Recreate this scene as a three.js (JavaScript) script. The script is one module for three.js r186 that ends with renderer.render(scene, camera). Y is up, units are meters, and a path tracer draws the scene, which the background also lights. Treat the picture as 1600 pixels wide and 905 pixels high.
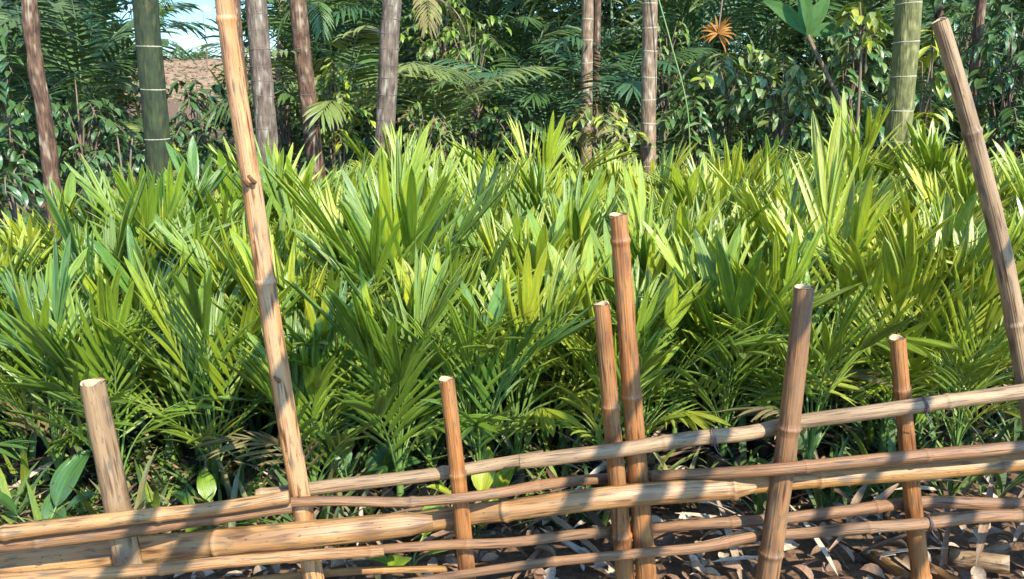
import * as THREE from 'three';
import { Sky } from 'three/addons/objects/Sky.js';
import { mergeGeometries } from 'three/addons/utils/BufferGeometryUtils.js';
import { ImprovedNoise } from 'three/addons/math/ImprovedNoise.js';

// ---------------------------------------------------------------- camera, sky, sun, exposure
const scene = new THREE.Scene();
const FOV = 36, PITCH = 14.2 * Math.PI / 180, EYE = 1.5;
const camera = new THREE.PerspectiveCamera(FOV, 1600 / 905, 0.05, 900);
camera.position.set(0, EYE, 0);
camera.rotation.set(-PITCH, 0, 0);
scene.add(camera);
const SUN = new THREE.Vector3(0.43, 0.72, 0.54).normalize();
const sky = new Sky();
sky.name = 'sky'; sky.scale.setScalar(450000);
sky.userData = { kind: 'structure', label: 'pale blue sky with thin white cloud', category: 'sky' };
const su = sky.material.uniforms;
su.sunPosition.value.copy(SUN); su.turbidity.value = 4; su.rayleigh.value = 1.1; su.mieCoefficient.value = 0.005;
su.cloudCoverage.value = 0.45; su.cloudDensity.value = 0.5; su.cloudScale.value = 0.0003; su.cloudElevation.value = 0.5;
scene.add(sky);
scene.environmentIntensity = 0.26;
const sun = new THREE.DirectionalLight(new THREE.Color(1, 0.93, 0.8), 5);
sun.position.copy(SUN).multiplyScalar(40); sun.target.position.set(0, 0, -6);
sun.castShadow = true; sun.shadow.mapSize.set(4096, 4096);
Object.assign(sun.shadow.camera, { left: -22, right: 22, top: 22, bottom: -22, near: 1, far: 90 });
scene.add(sun, sun.target);
const renderer = new THREE.WebGLRenderer({ antialias: true });
renderer.setSize(1024, 579);
renderer.toneMapping = THREE.LinearToneMapping;
renderer.toneMappingExposure = 1.95;
renderer.shadowMap.enabled = true;

// ---------------------------------------------------------------- helpers
let seed = 20417;
const rnd = () => { seed = (seed + 0x6D2B79F5) | 0; let t = Math.imul(seed ^ (seed >>> 15), 1 | seed); t = (t + Math.imul(t ^ (t >>> 7), 61 | t)) ^ t; return ((t ^ (t >>> 14)) >>> 0) / 4294967296; };
const rr = (a, b) => a + (b - a) * rnd();
const pick = (a) => a[Math.floor(rnd() * a.length)];
const noise = new ImprovedNoise();
const fbm = (x, y, z = 0) => noise.noise(x, y, z) + 0.5 * noise.noise(2.1 * x, 2.1 * y, z + 7) + 0.25 * noise.noise(4.3 * x, 4.3 * y, z + 13);
const V = (x, y, z) => new THREE.Vector3(x, y, z);
const lerp = (a, b, t) => a + (b - a) * t;
const rad = (d) => d * Math.PI / 180;
const FPX = 452.5 / Math.tan(rad(FOV / 2));
// a point of the place: the direction in which the photograph shows it, at forward distance d
function at(px, py, d) {
  const x = (px - 800) / FPX, y = -(py - 452.5) / FPX, c = Math.cos(PITCH), s = Math.sin(PITCH);
  const dy = y * c - s, dz = -(c + y * s);
  return V(x * d / -dz, EYE + dy * d / -dz, -d);
}
const xAt = (px, d) => (px - 800) / FPX * d * 1.0 / (Math.cos(PITCH)) * 0.985;
const used = {};
function numbered(n) { if (used[n] === undefined) { used[n] = 0; return n; } used[n]++; return n + '_' + String(used[n]).padStart(3, '0'); }
function thing(name, label, category, pos, group, kind) {
  const g = new THREE.Group(); g.name = numbered(name); if (pos) g.position.copy(pos);
  g.userData = { label, category }; if (group) g.userData.group = group; if (kind) g.userData.kind = kind;
  scene.add(g); return g;
}
function part(name, geo, mat, parent, label) {
  const m = new THREE.Mesh(geo, mat); m.name = name; m.castShadow = m.receiveShadow = true;
  if (label) m.userData.label = label;
  parent.add(m); return m;
}
function solo(name, geo, mat, label, category, kind, group) {
  const m = new THREE.Mesh(geo, mat); m.name = numbered(name); m.castShadow = m.receiveShadow = true;
  m.userData = { label, category }; if (kind) m.userData.kind = kind; if (group) m.userData.group = group;
  scene.add(m); return m;
}
function dataTex(w, h, fn, srgb = true) {
  const d = new Uint8Array(w * h * 4);
  for (let j = 0; j < h; j++) for (let i = 0; i < w; i++) {
    const c = fn(i / w, j / h); const k = (j * w + i) * 4;
    for (let q = 0; q < 3; q++) d[k + q] = Math.max(0, Math.min(255, Math.round(255 * c[q])));
    d[k + 3] = 255;
  }
  const t = new THREE.DataTexture(d, w, h); t.wrapS = t.wrapT = THREE.RepeatWrapping; t.magFilter = THREE.LinearFilter; t.minFilter = THREE.LinearMipmapLinearFilter; t.generateMipmaps = true;
  if (srgb) t.colorSpace = THREE.SRGBColorSpace; t.needsUpdate = true; return t;
}
const mix3 = (a, b, t) => a.map((v, i) => v + (b[i] - v) * Math.max(0, Math.min(1, t)));
const tn = (u, v, su_, sv, o = 0) => { // noise that wraps in u
  const a = u * Math.PI * 2; return fbm(Math.cos(a) * su_ + o, Math.sin(a) * su_ + 3.1 * o, v * sv + o);
};

// ---------------------------------------------------------------- materials
// leaf blade: fine parallel veins, paler ribs, blotches and freckles
const leafTex = dataTex(128, 512, (u, v) => {
  const vein = 0.5 + 0.5 * Math.cos(u * Math.PI * 2 * 14), mid = Math.exp(-Math.pow((u - 0.5) / 0.03, 2));
  const rib = Math.pow(0.5 + 0.5 * Math.cos(u * Math.PI * 2 * 5), 6);
  const b = 0.85 + 0.07 * vein + 0.16 * rib + 0.16 * fbm(u * 3, v * 7, 1) + 0.06 * fbm(u * 40, v * 6, 5);
  const f = fbm(u * 14, v * 40, 9) > 0.85 ? 0.6 : 1;
  const y = 0.5 + 0.6 * fbm(u * 1.5, v * 2.5, 3);
  return [(b + 0.1 * mid) * f * (0.86 + 0.16 * y), (b + 0.06 * mid) * f, (b + 0.1 * mid) * (f * 0.92) * (1.02 - 0.25 * y)];
});
const leafBump = dataTex(64, 64, (u) => { const c = 0.5 + 0.5 * Math.cos(u * Math.PI * 2 * 14); return [c, c, c]; }, false);
function leafMat(r, g, b, o = {}) {
  return new THREE.MeshPhysicalMaterial({ color: new THREE.Color().setRGB(r, g, b), map: leafTex, bumpMap: leafBump, bumpScale: 0.0006, roughness: o.rough ?? 0.36, transmission: o.tr ?? 0.38, thickness: 0, side: THREE.DoubleSide, specularIntensity: o.spec ?? 0.9, clearcoat: o.coat ?? 0, clearcoatRoughness: 0.3 });
}
const LEAF = {
  deep: leafMat(0.24, 0.33, 0.04, { coat: 0.5 }), mid: leafMat(0.33, 0.42, 0.045, { coat: 0.5 }), fresh: leafMat(0.48, 0.52, 0.05, { coat: 0.5 }), lime: leafMat(0.62, 0.59, 0.06, { coat: 0.5 }),
  blue: leafMat(0.19, 0.32, 0.06, { coat: 0.5 }), yellow: leafMat(0.62, 0.55, 0.05, { rough: 0.5 }),
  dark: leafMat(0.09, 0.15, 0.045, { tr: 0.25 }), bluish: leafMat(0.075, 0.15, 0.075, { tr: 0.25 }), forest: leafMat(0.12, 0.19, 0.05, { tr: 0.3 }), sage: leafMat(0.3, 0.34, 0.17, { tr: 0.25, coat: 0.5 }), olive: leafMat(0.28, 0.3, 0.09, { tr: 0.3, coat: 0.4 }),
  gloss: leafMat(0.1, 0.19, 0.06, { rough: 0.28, tr: 0.2, spec: 1, coat: 0.8 }), mattleaf: leafMat(0.07, 0.16, 0.03, { rough: 0.7, spec: 0.4 }),
  dry: leafMat(0.4, 0.28, 0.14, { rough: 0.8, spec: 0.3 }), orange: leafMat(0.75, 0.28, 0.08, { rough: 0.7, spec: 0.4 }),
};
// bamboo culm: long fibres, brown scorches, pin-holes, grey weathering
function bambooTex(light, dark, grey, o) {
  return dataTex(256, 1024, (u, v0) => {
    const v = Math.abs(2 * v0 - 1) * 0.5;
    const fib = tn(u, v, 9, 5, o), blot = tn(u, v, 1.1, 9, o + 4), patch = tn(u, v, 2.2, 22, o + 8), g = tn(u, v, 0.9, 5.0, o + 15), speck = tn(u, v, 7, 120, o + 21);
    let c = mix3(light, dark, 0.35 + 0.22 * fib + 0.6 * blot);
    c = mix3(c, grey, 0.9 * g + 0.25);
    const mould = tn(u, v, 2.6, 34, o + 31); if (mould > 0.25) c = mix3(c, [0.3, 0.27, 0.22], Math.min(0.6, (mould - 0.25) * 1.5));
    const ring = tn(u, v, 0.5, 16, o + 44); c = mix3(c, [dark[0] * 0.75, dark[1] * 0.72, dark[2] * 0.7], ring > 0.3 ? Math.min(0.5, ring - 0.3) : 0);
    c = mix3(c, [dark[0] * 0.6, dark[1] * 0.55, dark[2] * 0.5], patch > 0.3 ? (patch - 0.3) * 1.6 : 0);
    if (speck > 0.7) c = mix3(c, [0.2, 0.12, 0.07], 0.6);
    return c;
  });
}
const bambooBump = dataTex(256, 512, (u, v) => { const c = 0.5 + 0.3 * tn(u, v, 9, 4, 2) + 0.15 * tn(u, v, 4, 40, 6); return [c, c, c]; }, false);
const bamMat = (t, r = 0.5) => new THREE.MeshStandardMaterial({ map: t, bumpMap: bambooBump, bumpScale: 0.0025, roughness: r });
const BAM = {
  tan: bamMat(bambooTex([0.677, 0.512, 0.312], [0.498, 0.330, 0.180], [0.569, 0.454, 0.319], 1)),
  gold: bamMat(bambooTex([0.677, 0.495, 0.256], [0.498, 0.322, 0.138], [0.552, 0.438, 0.277], 11)),
  orange: bamMat(bambooTex([0.659, 0.438, 0.228], [0.481, 0.273, 0.117], [0.534, 0.396, 0.256], 23)),
  pale: bamMat(bambooTex([0.640, 0.520, 0.368], [0.463, 0.355, 0.236], [0.534, 0.445, 0.333], 37), 0.62),
  polished: bamMat(bambooTex([0.80, 0.58, 0.36], [0.60, 0.39, 0.21], [0.66, 0.54, 0.4], 57), 0.45),
  brown: bamMat(bambooTex([0.569, 0.404, 0.243], [0.392, 0.256, 0.145], [0.481, 0.380, 0.271], 41), 0.6),
};
const cutMat = new THREE.MeshStandardMaterial({ color: new THREE.Color().setRGB(0.5, 0.36, 0.2), roughness: 0.85 });
const wireMat = new THREE.MeshStandardMaterial({ color: new THREE.Color().setRGB(0.12, 0.08, 0.06), roughness: 0.7 });
// palm trunks
function barkTex(a, b, c, o, lichen) {
  return dataTex(256, 1024, (u, v0) => {
    const v = Math.abs(2 * v0 - 1) * 0.5;
    const n = tn(u, v, 1.6, 30, o), f = tn(u, v, 6, 90, o + 3), l = tn(u, v, 1.8, 22, o + 9), st = tn(u, v, 6, 10, o + 12);
    let k = mix3(a, b, 0.5 + 0.6 * n + 0.25 * f + 0.2 * st);
    if (l > 0.2) k = mix3(k, c, (l - 0.2) * lichen);
    return k;
  });
}
const barkBump = dataTex(256, 512, (u, v) => { const c = 0.5 + 0.3 * tn(u, v, 3, 30, 2) + 0.2 * tn(u, v, 8, 9, 6); return [c, c, c]; }, false);
const barkMat = (t) => new THREE.MeshStandardMaterial({ map: t, bumpMap: barkBump, bumpScale: 0.012, roughness: 0.85 });
const BARK = {
  brown: barkMat(barkTex([0.46, 0.34, 0.24], [0.24, 0.16, 0.1], [0.6, 0.53, 0.43], 3, 1.6)),
  grey: barkMat(barkTex([0.48, 0.41, 0.33], [0.28, 0.22, 0.17], [0.62, 0.58, 0.5], 13, 1.5)),
  tan: barkMat(barkTex([0.6, 0.5, 0.39], [0.4, 0.31, 0.22], [0.68, 0.62, 0.54], 29, 1.6)),
  green: barkMat(barkTex([0.2, 0.24, 0.1], [0.12, 0.15, 0.06], [0.32, 0.29, 0.14], 31, 1.2)),
  greentan: barkMat(barkTex([0.45, 0.45, 0.24], [0.32, 0.3, 0.15], [0.58, 0.54, 0.34], 43, 1.8)),
};
const scarMat = new THREE.MeshStandardMaterial({ side: THREE.DoubleSide, color: new THREE.Color().setRGB(0.33, 0.3, 0.19), roughness: 0.9 });
const scarDark = new THREE.MeshStandardMaterial({ side: THREE.DoubleSide, color: new THREE.Color().setRGB(0.12, 0.09, 0.065), roughness: 0.95 });
const stemMat = new THREE.MeshStandardMaterial({ color: new THREE.Color().setRGB(0.12, 0.2, 0.04), roughness: 0.5 });
const twigMat = new THREE.MeshStandardMaterial({ color: new THREE.Color().setRGB(0.16, 0.11, 0.07), roughness: 0.85 });
const bagMat = new THREE.MeshPhysicalMaterial({ color: new THREE.Color().setRGB(0.012, 0.012, 0.014), roughness: 0.32, side: THREE.DoubleSide });
const soilTex = dataTex(1024, 1024, (u, v) => {
  const a = u * 6.2832, b = v * 6.2832, R = 2.2;
  const n = fbm(Math.cos(a) * R + 5, Math.sin(a) * R + Math.cos(b) * R, Math.sin(b) * R), f = fbm(u * 90, v * 90, 3), g = fbm(u * 24, v * 24, 8);
  let c = mix3([0.34, 0.25, 0.17], [0.5, 0.38, 0.26], 0.5 + 0.45 * n + 0.3 * f);
  c = mix3(c, [0.2, 0.14, 0.09], g > 0.3 ? (g - 0.3) * 1.4 : 0);
  return c;
});
const soilBump = dataTex(512, 512, (u, v) => { const c = 0.5 + 0.25 * fbm(u * 30, v * 30, 3) + 0.2 * fbm(u * 9, v * 9, 1); return [c, c, c]; }, false);
soilTex.repeat.set(0.45, 0.45); soilBump.repeat.set(0.8, 0.8);
const soilMat = new THREE.MeshStandardMaterial({ map: soilTex, bumpMap: soilBump, bumpScale: 0.03, roughness: 0.95 });

// ---------------------------------------------------------------- geometry tools
// tube along points with a radius function and uv in metres
function tubeGeo(pts, rad_, seg, sides, cap = true, uvs = 1) {
  const curve = pts.length === 2 ? new THREE.LineCurve3(pts[0], pts[1]) : new THREE.CatmullRomCurve3(pts);
  const L = curve.getLength(), pos = [], uv = [], idx = [];
  let n = null, last = null;
  const ts = Array.isArray(seg) ? seg : Array.from({ length: seg + 1 }, (_, i) => i / seg);
  for (const t of ts) {
    const p = curve.getPointAt(t), T = curve.getTangentAt(t);
    if (!n) n = Math.abs(T.y) > 0.9 ? V(1, 0, 0) : V(0, 1, 0);
    n.addScaledVector(T, -n.dot(T)).normalize();
    const b = T.clone().cross(n);
    for (let k = 0; k <= sides; k++) {
      const a = k / sides * Math.PI * 2, r = rad_(t, t * L, a);
      pos.push(p.x + (n.x * Math.cos(a) + b.x * Math.sin(a)) * r, p.y + (n.y * Math.cos(a) + b.y * Math.sin(a)) * r, p.z + (n.z * Math.cos(a) + b.z * Math.sin(a)) * r);
      uv.push(k / sides, t * L * uvs);
    }
    last = p;
  }
  const w = sides + 1;
  for (let i = 0; i < ts.length - 1; i++) for (let k = 0; k < sides; k++) { const a = i * w + k; idx.push(a, a + w, a + 1, a + 1, a + w, a + w + 1); }
  if (cap) for (const [row, p] of [[0, curve.getPointAt(0)], [ts.length - 1, last]]) {
    const c = pos.length / 3; pos.push(p.x, p.y, p.z); uv.push(0.5, 0);
    for (let k = 0; k < sides; k++) row ? idx.push(row * w + k, c, row * w + k + 1) : idx.push(k, k + 1, c);
  }
  const g = new THREE.BufferGeometry();
  g.setAttribute('position', new THREE.Float32BufferAttribute(pos, 3)); g.setAttribute('uv', new THREE.Float32BufferAttribute(uv, 2));
  g.setIndex(idx); g.computeVertexNormals(); return g;
}
// leaf blade: starts at p, heads along d, upper face n; pleats = number of folds; sag bends it down; fold closes the V
function blade(p, d, n, len, wid, o = {}) {
  const nl = o.nl ?? 6, pl = o.pleats ?? 1, cols = pl * 2, sag = o.sag ?? 0.4, fold = o.fold ?? 0.25, peak = o.peak ?? 0.38, tw = o.twist ?? 0, blunt = o.blunt ?? 0;
  const pos = [], uv = [], idx = [];
  const c = p.clone(), D = d.clone().normalize(), N = n.clone();
  const gdown = V(0, -1, 0);
  for (let i = 0; i <= nl; i++) {
    const t = i / nl;
    N.addScaledVector(D, -N.dot(D)).normalize();
    const W = D.clone().cross(N).normalize();
    if (tw) { W.applyAxisAngle(D, tw * t); }
    const N2 = W.clone().cross(D).normalize();
    const s = t < peak ? Math.pow(Math.sin(t / peak * Math.PI / 2), o.strap ? 0.5 : 0.75) : Math.pow(Math.cos((t - peak) / (1 - peak) * Math.PI / 2), o.strap ? 0.62 : 0.8 - 0.45 * blunt);
    const hw = wid / 2 * Math.max(0.05, s);
    for (let k = 0; k <= cols; k++) {
      const x = k / cols * 2 - 1, z = pl === 1 ? Math.abs(x) * fold * hw * 1.2 : ((k % 2 ? 1 : 0) * (o.depth ?? 0.3) * hw * 2 / pl) + Math.abs(x) * fold * hw;
      pos.push(c.x + W.x * x * hw + N2.x * z, c.y + W.y * x * hw + N2.y * z, c.z + W.z * x * hw + N2.z * z);
      uv.push(0.5 + x * 0.5 * (pl > 1 ? 1.6 : 1), t * len * 1.6);
    }
    const step = len / nl; c.addScaledVector(D, step);
    D.addScaledVector(gdown, sag * step / len * (0.4 + 1.5 * t)).normalize();
  }
  const w = cols + 1;
  for (let i = 0; i < nl; i++) for (let k = 0; k < cols; k++) { const a = i * w + k; idx.push(a, a + 1, a + w, a + 1, a + w + 1, a + w); }
  const g = new THREE.BufferGeometry();
  g.setAttribute('position', new THREE.Float32BufferAttribute(pos, 3)); g.setAttribute('uv', new THREE.Float32BufferAttribute(uv, 2));
  g.setIndex(idx); g.computeVertexNormals(); return g;
}
// pinnate frond in its own frame: leans towards +z, y is up. Returns { rachis, leaflets }
function frond(o) {
  const { petiole, length, a0, a1, pairs, ll, lw } = o;
  const total = petiole + length, N = 14, pts = [], tans = []; let p = V(0, 0, 0);
  const side = rr(-0.12, 0.12);
  for (let i = 0; i <= N; i++) {
    const t = i / N, a = rad(lerp(a0, a1, Math.pow(t, o.curl ?? 1.4))), T = V(side * t, Math.cos(a), Math.sin(a)).normalize();
    pts.push(p.clone()); tans.push(T); p = p.clone().addScaledVector(T, total / N);
  }
  const sample = (s) => { const f = Math.min(N - 0.001, s * N), i = Math.floor(f); return [pts[i].clone().lerp(pts[i + 1], f - i), tans[i].clone().lerp(tans[i + 1], f - i).normalize()]; };
  const r0 = o.r0 ?? 0.006;
  const rachis = tubeGeo(pts, (t) => lerp(r0, r0 * 0.25, t), 9, 5, false);
  const leaves = [], s0 = petiole / total;
  for (let i = 0; i < pairs; i++) {
    const q = pairs === 1 ? 0.5 : i / (pairs - 1), s = lerp(s0, o.end ?? 0.93, q);
    for (const sd of [-1, 1]) {
      const [P, T] = sample(Math.min(0.99, s + sd * 0.006 + rr(-0.006, 0.006)));
      const X = V(1, 0, 0).addScaledVector(T, -T.x).normalize(), Nn = T.clone().cross(X).multiplyScalar(-1).normalize();
      if (Nn.y < 0 && a1 < 80) Nn.multiplyScalar(-1);
      const phi = rad(lerp(o.phi0 ?? 55, o.phi1 ?? 24, q) + rr(-7, 7));
      const up = Nn.clone();
      const D = T.clone().multiplyScalar(Math.cos(phi)).addScaledVector(X, sd * Math.sin(phi)).addScaledVector(up, o.lift ?? 0.15).normalize();
      const env = o.even ? Math.sin(Math.PI * (0.12 + 0.8 * q)) * 0.45 + 0.55 : lerp(0.8, 1, Math.sin(q * Math.PI));
      leaves.push(blade(P, D, up, ll * env * rr(0.88, 1.1), lw * rr(0.75, 1.25), { nl: o.nl ?? 6, pleats: o.pleats ?? 1, strap: o.strap, sag: (o.sag ?? 0.5) * rr(0.6, 1.4), fold: o.fold ?? 0.3, twist: rr(-0.5, 0.5) * (o.tw ?? 1) }));
    }
  }
  if (o.lobe) for (const sd of [-1, 1]) {
    const [P, T] = sample(0.96 - 0.02 * (sd + 1));
    const X = V(1, 0, 0).addScaledVector(T, -T.x).normalize(), up = T.clone().cross(X).multiplyScalar(-1).normalize();
    const phi = rad(rr(o.split ?? 9, (o.split ?? 9) + 8));
    const D = T.clone().multiplyScalar(Math.cos(phi)).addScaledVector(X, sd * Math.sin(phi)).normalize();
    leaves.push(blade(P, D, up, o.lobe * rr(0.9, 1.1), o.lobew * rr(0.85, 1.15), { nl: 9, pleats: o.lp ?? 4, sag: (o.sag ?? 0.4) * rr(0.5, 1.1), fold: 0.15, depth: 0.8, peak: 0.5, strap: true, twist: rr(-0.35, 0.35) }));
  }
  return { rachis, leaves };
}
const merged = (f) => mergeGeometries([f.rachis, ...f.leaves].map((g) => g.toNonIndexed ? g : g));

// ---------------------------------------------------------------- the ground, the far slope
{
  const n = 120, g = new THREE.PlaneGeometry(60, 60, n, n); g.rotateX(-Math.PI / 2); g.translate(0, 0, -20);
  const p = g.attributes.position, uv = g.attributes.uv;
  for (let i = 0; i < p.count; i++) { const x = p.getX(i), z = p.getZ(i); p.setY(i, 0.03 * fbm(x * 0.7, z * 0.7, 4) - 0.01); uv.setXY(i, x, z); }
  g.computeVertexNormals();
  solo('ground', g, soilMat, 'bare brown soil under the fence and the seedling bed', 'ground', 'structure');
}
const drySlope = new THREE.MeshStandardMaterial({ roughness: 0.95, map: dataTex(512, 512, (u, v) => {
  const n = fbm(u * 12, v * 12, 2), f = fbm(u * 60, v * 60, 5);
  let c = mix3([0.52, 0.40, 0.29], [0.64, 0.52, 0.38], 0.5 + 0.5 * n + 0.3 * f);
  if (f + n > 0.75) c = mix3(c, [0.33, 0.34, 0.17], 0.7); return c; }) });
const slopeY = (x, z) => { const d = -z; return -0.35 + Math.max(0, d - 32) * 0.047 + (d > 78 ? -(d - 78) * 0.05 : 0) + 0.5 * fbm(x * 0.06, z * 0.06, 8) * Math.min(1, Math.max(0, d - 30) / 30) + Math.max(0, -x - 20) * 0.005; };
{
  const g = new THREE.PlaneGeometry(500, 420, 160, 140); g.rotateX(-Math.PI / 2); g.translate(0, 0, -235);
  const p = g.attributes.position, uv = g.attributes.uv;
  for (let i = 0; i < p.count; i++) { const x = p.getX(i), z = p.getZ(i); p.setY(i, z > -32 ? -0.35 : slopeY(x, z)); uv.setXY(i, x * 0.03, z * 0.03); }
  g.computeVertexNormals();
  solo('hillside', g, drySlope, 'dry brown hillside far behind the palm trunks', 'hillside', 'structure');
}

// ---------------------------------------------------------------- bamboo fence
const fenceZ = (px) => lerp(1.98, 2.3, px / 1600);
// pts: [px, py] of the axis; w: width in px at start and end; off: metres towards the camera
function culm(pts, w0, w1, off, o = {}) {
  const P = pts.map(([x, y, more = 0]) => at(x, y, fenceZ(x) - off - more));
  const size = (k, w) => 0.95 * w / FPX * P[k].clone().sub(camera.position).length() / 2;
  const r0 = size(0, w0), r1 = size(P.length - 1, w1);
  if (o.down) { // carry the post on into the ground
    const a = P[P.length - 2], b = P[P.length - 1], d = b.clone().sub(a).normalize(); const k = (b.y + 0.12) / -d.y; P.push(b.clone().addScaledVector(d, k));
  }
  for (let q = 1; q < P.length - 1; q++) P[q].y += rr(-0.004, 0.004);
  const curve = P.length === 2 ? new THREE.LineCurve3(P[0], P[1]) : new THREE.CatmullRomCurve3(P);
  const L = curve.getLength(), gap = o.gap ?? 0.34, ph = o.phase ?? rnd();
  const nodes = []; for (let s = ph * gap; s < L; s += gap * rr(0.9, 1.12)) nodes.push(s);
  const ts = new Set([0, 1]);
  for (let s = 0; s < L; s += 0.04) ts.add(s / L);
  for (const s of nodes) for (const d of [-0.02, -0.009, -0.004, 0, 0.004, 0.01, 0.022]) { const t = (s + d) / L; if (t > 0 && t < 1) ts.add(t); }
  const tt = [...ts].sort((a, b) => a - b), off2 = rnd() * 20;
  const rf = (t, s, a) => {
    let r = lerp(r0, r1, t);
    for (const q of nodes) { const d = s - q; if (Math.abs(d) < 0.03) r *= 1 + 0.16 * Math.exp(-(d * d) / 0.00008) - 0.06 * Math.exp(-((d + 0.009) ** 2) / 0.00001); }
    if (o.point0) r *= Math.min(1, 0.18 + s / o.point0);
    if (o.point1) r *= Math.min(1, 0.5 + 0.5 * (L - s) / o.point1);
    return r * (1 + 0.05 * Math.sin(a + off2 + s * 2) + 0.06 * fbm(s * 6 + off2, Math.cos(a) * 0.8, Math.sin(a) * 0.8));
  };
  const g = tubeGeo(P, rf, tt, 16, !o.hollow);
  const uv = g.attributes.uv; for (let i = 0; i < uv.count; i++) uv.setXY(i, uv.getX(i) + off2, uv.getY(i) * 0.55 + off2 * 0.37);
  let inner = null;
  if (o.hollow) { // open upper end: wall thickness and a deep bore down to the first diaphragm
    const T = curve.getTangentAt(0), ra = rf(0, 0, 0), dep = 0.07;
    const n = V(1, 0, 0).addScaledVector(T, -T.x).normalize(), b = T.clone().cross(n);
    const pos = [], idx = [], uvv = [], S = 16, rings = [[0, 1.0], [-0.0, 0.74], [dep, 0.72], [dep, 0.02]];
    rings.forEach(([d, k]) => { for (let i = 0; i <= S; i++) { const a = i / S * Math.PI * 2, j = d === 0 ? 0.004 * Math.sin(a * 2 + off2) : 0; const q = P[0].clone().addScaledVector(T, d + j + 0.001).addScaledVector(n, Math.cos(a) * ra * k).addScaledVector(b, Math.sin(a) * ra * k); pos.push(q.x, q.y, q.z); uvv.push(i / S, d); } });
    for (let i = 0; i < 3; i++) for (let k = 0; k < S; k++) { const a = i * (S + 1) + k, c = a + S + 1; idx.push(a, c, a + 1, a + 1, c, c + 1); }
    inner = new THREE.BufferGeometry(); inner.setAttribute('position', new THREE.Float32BufferAttribute(pos, 3)); inner.setAttribute('uv', new THREE.Float32BufferAttribute(uvv, 2)); inner.setIndex(idx); inner.computeVertexNormals();
  }
  return { g, inner, P, r0, r1 };
}
const cutMat2 = cutMat.clone(); cutMat2.side = THREE.DoubleSide;
const fence = thing('bamboo_fence', 'low woven fence of split and round bamboo rails and stakes along the seedling bed', 'fence');
function stake(pts, w0, w1, off, mat, label, o = {}) {
  const c = culm(pts, w0, w1, off, { down: true, hollow: true, ...o });
  const m = part('post', c.g, mat, fence, label);
  part('cut_end', c.inner, cutMat2, m); return c;
}
stake([[145, 597], [176, 750], [205, 895]], 36, 42, 0.00, BAM.pale, 'short pale grey bamboo post', { gap: 0.6, phase: 0.85 });
stake([[698, 592], [716, 750], [731, 905]], 25, 29, 0.0, BAM.orange, 'short orange brown bamboo post with open top', { gap: 0.33, phase: 0.8 });
stake([[940, 475], [958, 690], [976, 905]], 26, 32, -0.03, BAM.orange, 'shorter post of the leaning pair', { gap: 0.4, phase: 0.7 });
stake([[966, 335], [988, 620], [1011, 905]], 29, 34, -0.03, BAM.orange, 'taller post of the leaning pair', { gap: 0.42, phase: 0.16 });
stake([[1256, 449], [1232, 670], [1199, 905]], 31, 37, 0.04, BAM.brown, 'brown bamboo post leaning to the right', { gap: 0.4, phase: 0.95 });
stake([[1402, 528], [1417, 700], [1440, 905]], 23, 27, -0.025, BAM.orange, 'thin reddish bamboo post', { gap: 0.3, phase: 0.5 });
stake([[1790, 420], [1770, 600], [1740, 800]], 28, 30, 0.02, BAM.brown, null, { gap: 0.4 });
stake([[2080, 300], [2040, 520], [2010, 760]], 28, 30, 0.02, BAM.orange, null, { gap: 0.4 });
stake([[-150, 640], [-140, 760], [-130, 900]], 34, 38, 0.0, BAM.orange, null, { gap: 0.4 });
function rail(pts, w0, w1, off, mat, o = {}) { const c = culm(pts, w0, w1, off, o); return part('rail', c.g, mat, fence, o.label); }
rail([[-260, 862], [0, 834], [210, 808], [340, 793], [452, 776]], 21, 21, 0.075, BAM.tan, { gap: 0.36, phase: 0.1 });
rail([[-260, 876], [0, 852], [200, 829], [330, 813], [456, 793]], 20, 18, 0.055, BAM.brown, { gap: 0.4 });
rail([[400, 776], [520, 762], [600, 752], [700, 740], [806, 720], [850, 713]], 22, 20, -0.06, BAM.pale, { gap: 0.45 });
rail([[812, 722], [960, 704, 0.01], [1080, 687], [1174, 676, -0.05], [1240, 662, -0.055], [1337, 647, -0.01], [1443, 633], [1600, 610], [1880, 572]], 24, 20, 0.035, BAM.pale, { gap: 0.42, phase: 0.9 });
rail([[400, 789], [500, 783], [640, 784], [760, 773], [860, 757, -0.06], [965, 748, -0.13], [1060, 742, -0.04], [1200, 733, 0.05], [1357, 718, 0.04], [1600, 698, 0.04], [1860, 676, 0.04]], 15, 18, 0.045, BAM.brown, { gap: 0.36 });
rail([[-260, 912, -0.12], [0, 888, -0.12], [200, 866, -0.12], [400, 845, 0.0], [575, 824], [676, 815]], 45, 38, 0.055, BAM.tan, { gap: 0.62, phase: 0.55, point1: 0.06, label: 'thickest rail, pale and smooth' });
rail([[560, 834, -0.12], [700, 812, -0.11], [830, 795, -0.03], [930, 782], [1000, 774], [1180, 761]], 33, 34, 0.048, BAM.tan, { gap: 0.55, phase: 0.75, point1: 0.06 });
rail([[1080, 768, -0.04], [1200, 757, -0.02], [1376, 742], [1480, 733], [1600, 721], [1860, 698]], 26, 25, 0.03, BAM.gold, { gap: 0.5 });
rail([[-260, 930], [0, 908], [200, 891], [400, 874], [600, 860]], 19, 17, 0.1, BAM.tan, { gap: 0.5 });
rail([[540, 862], [690, 853], [800, 846], [880, 839, -0.05], [985, 830, -0.13], [1090, 820, -0.1], [1210, 812, -0.1], [1318, 800, -0.11], [1435, 787, -0.115], [1600, 787, -0.1], [1860, 780, -0.1]], 14, 18, 0.045, BAM.brown, { gap: 0.4 });
rail([[560, 923], [720, 899], [860, 879], [1020, 864], [1100, 853], [1180, 839, -0.04], [1250, 832, -0.04], [1340, 825], [1450, 817], [1550, 806], [1700, 812], [1860, 816]], 12, 18, 0.045, BAM.brown, { gap: 0.45 });
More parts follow.
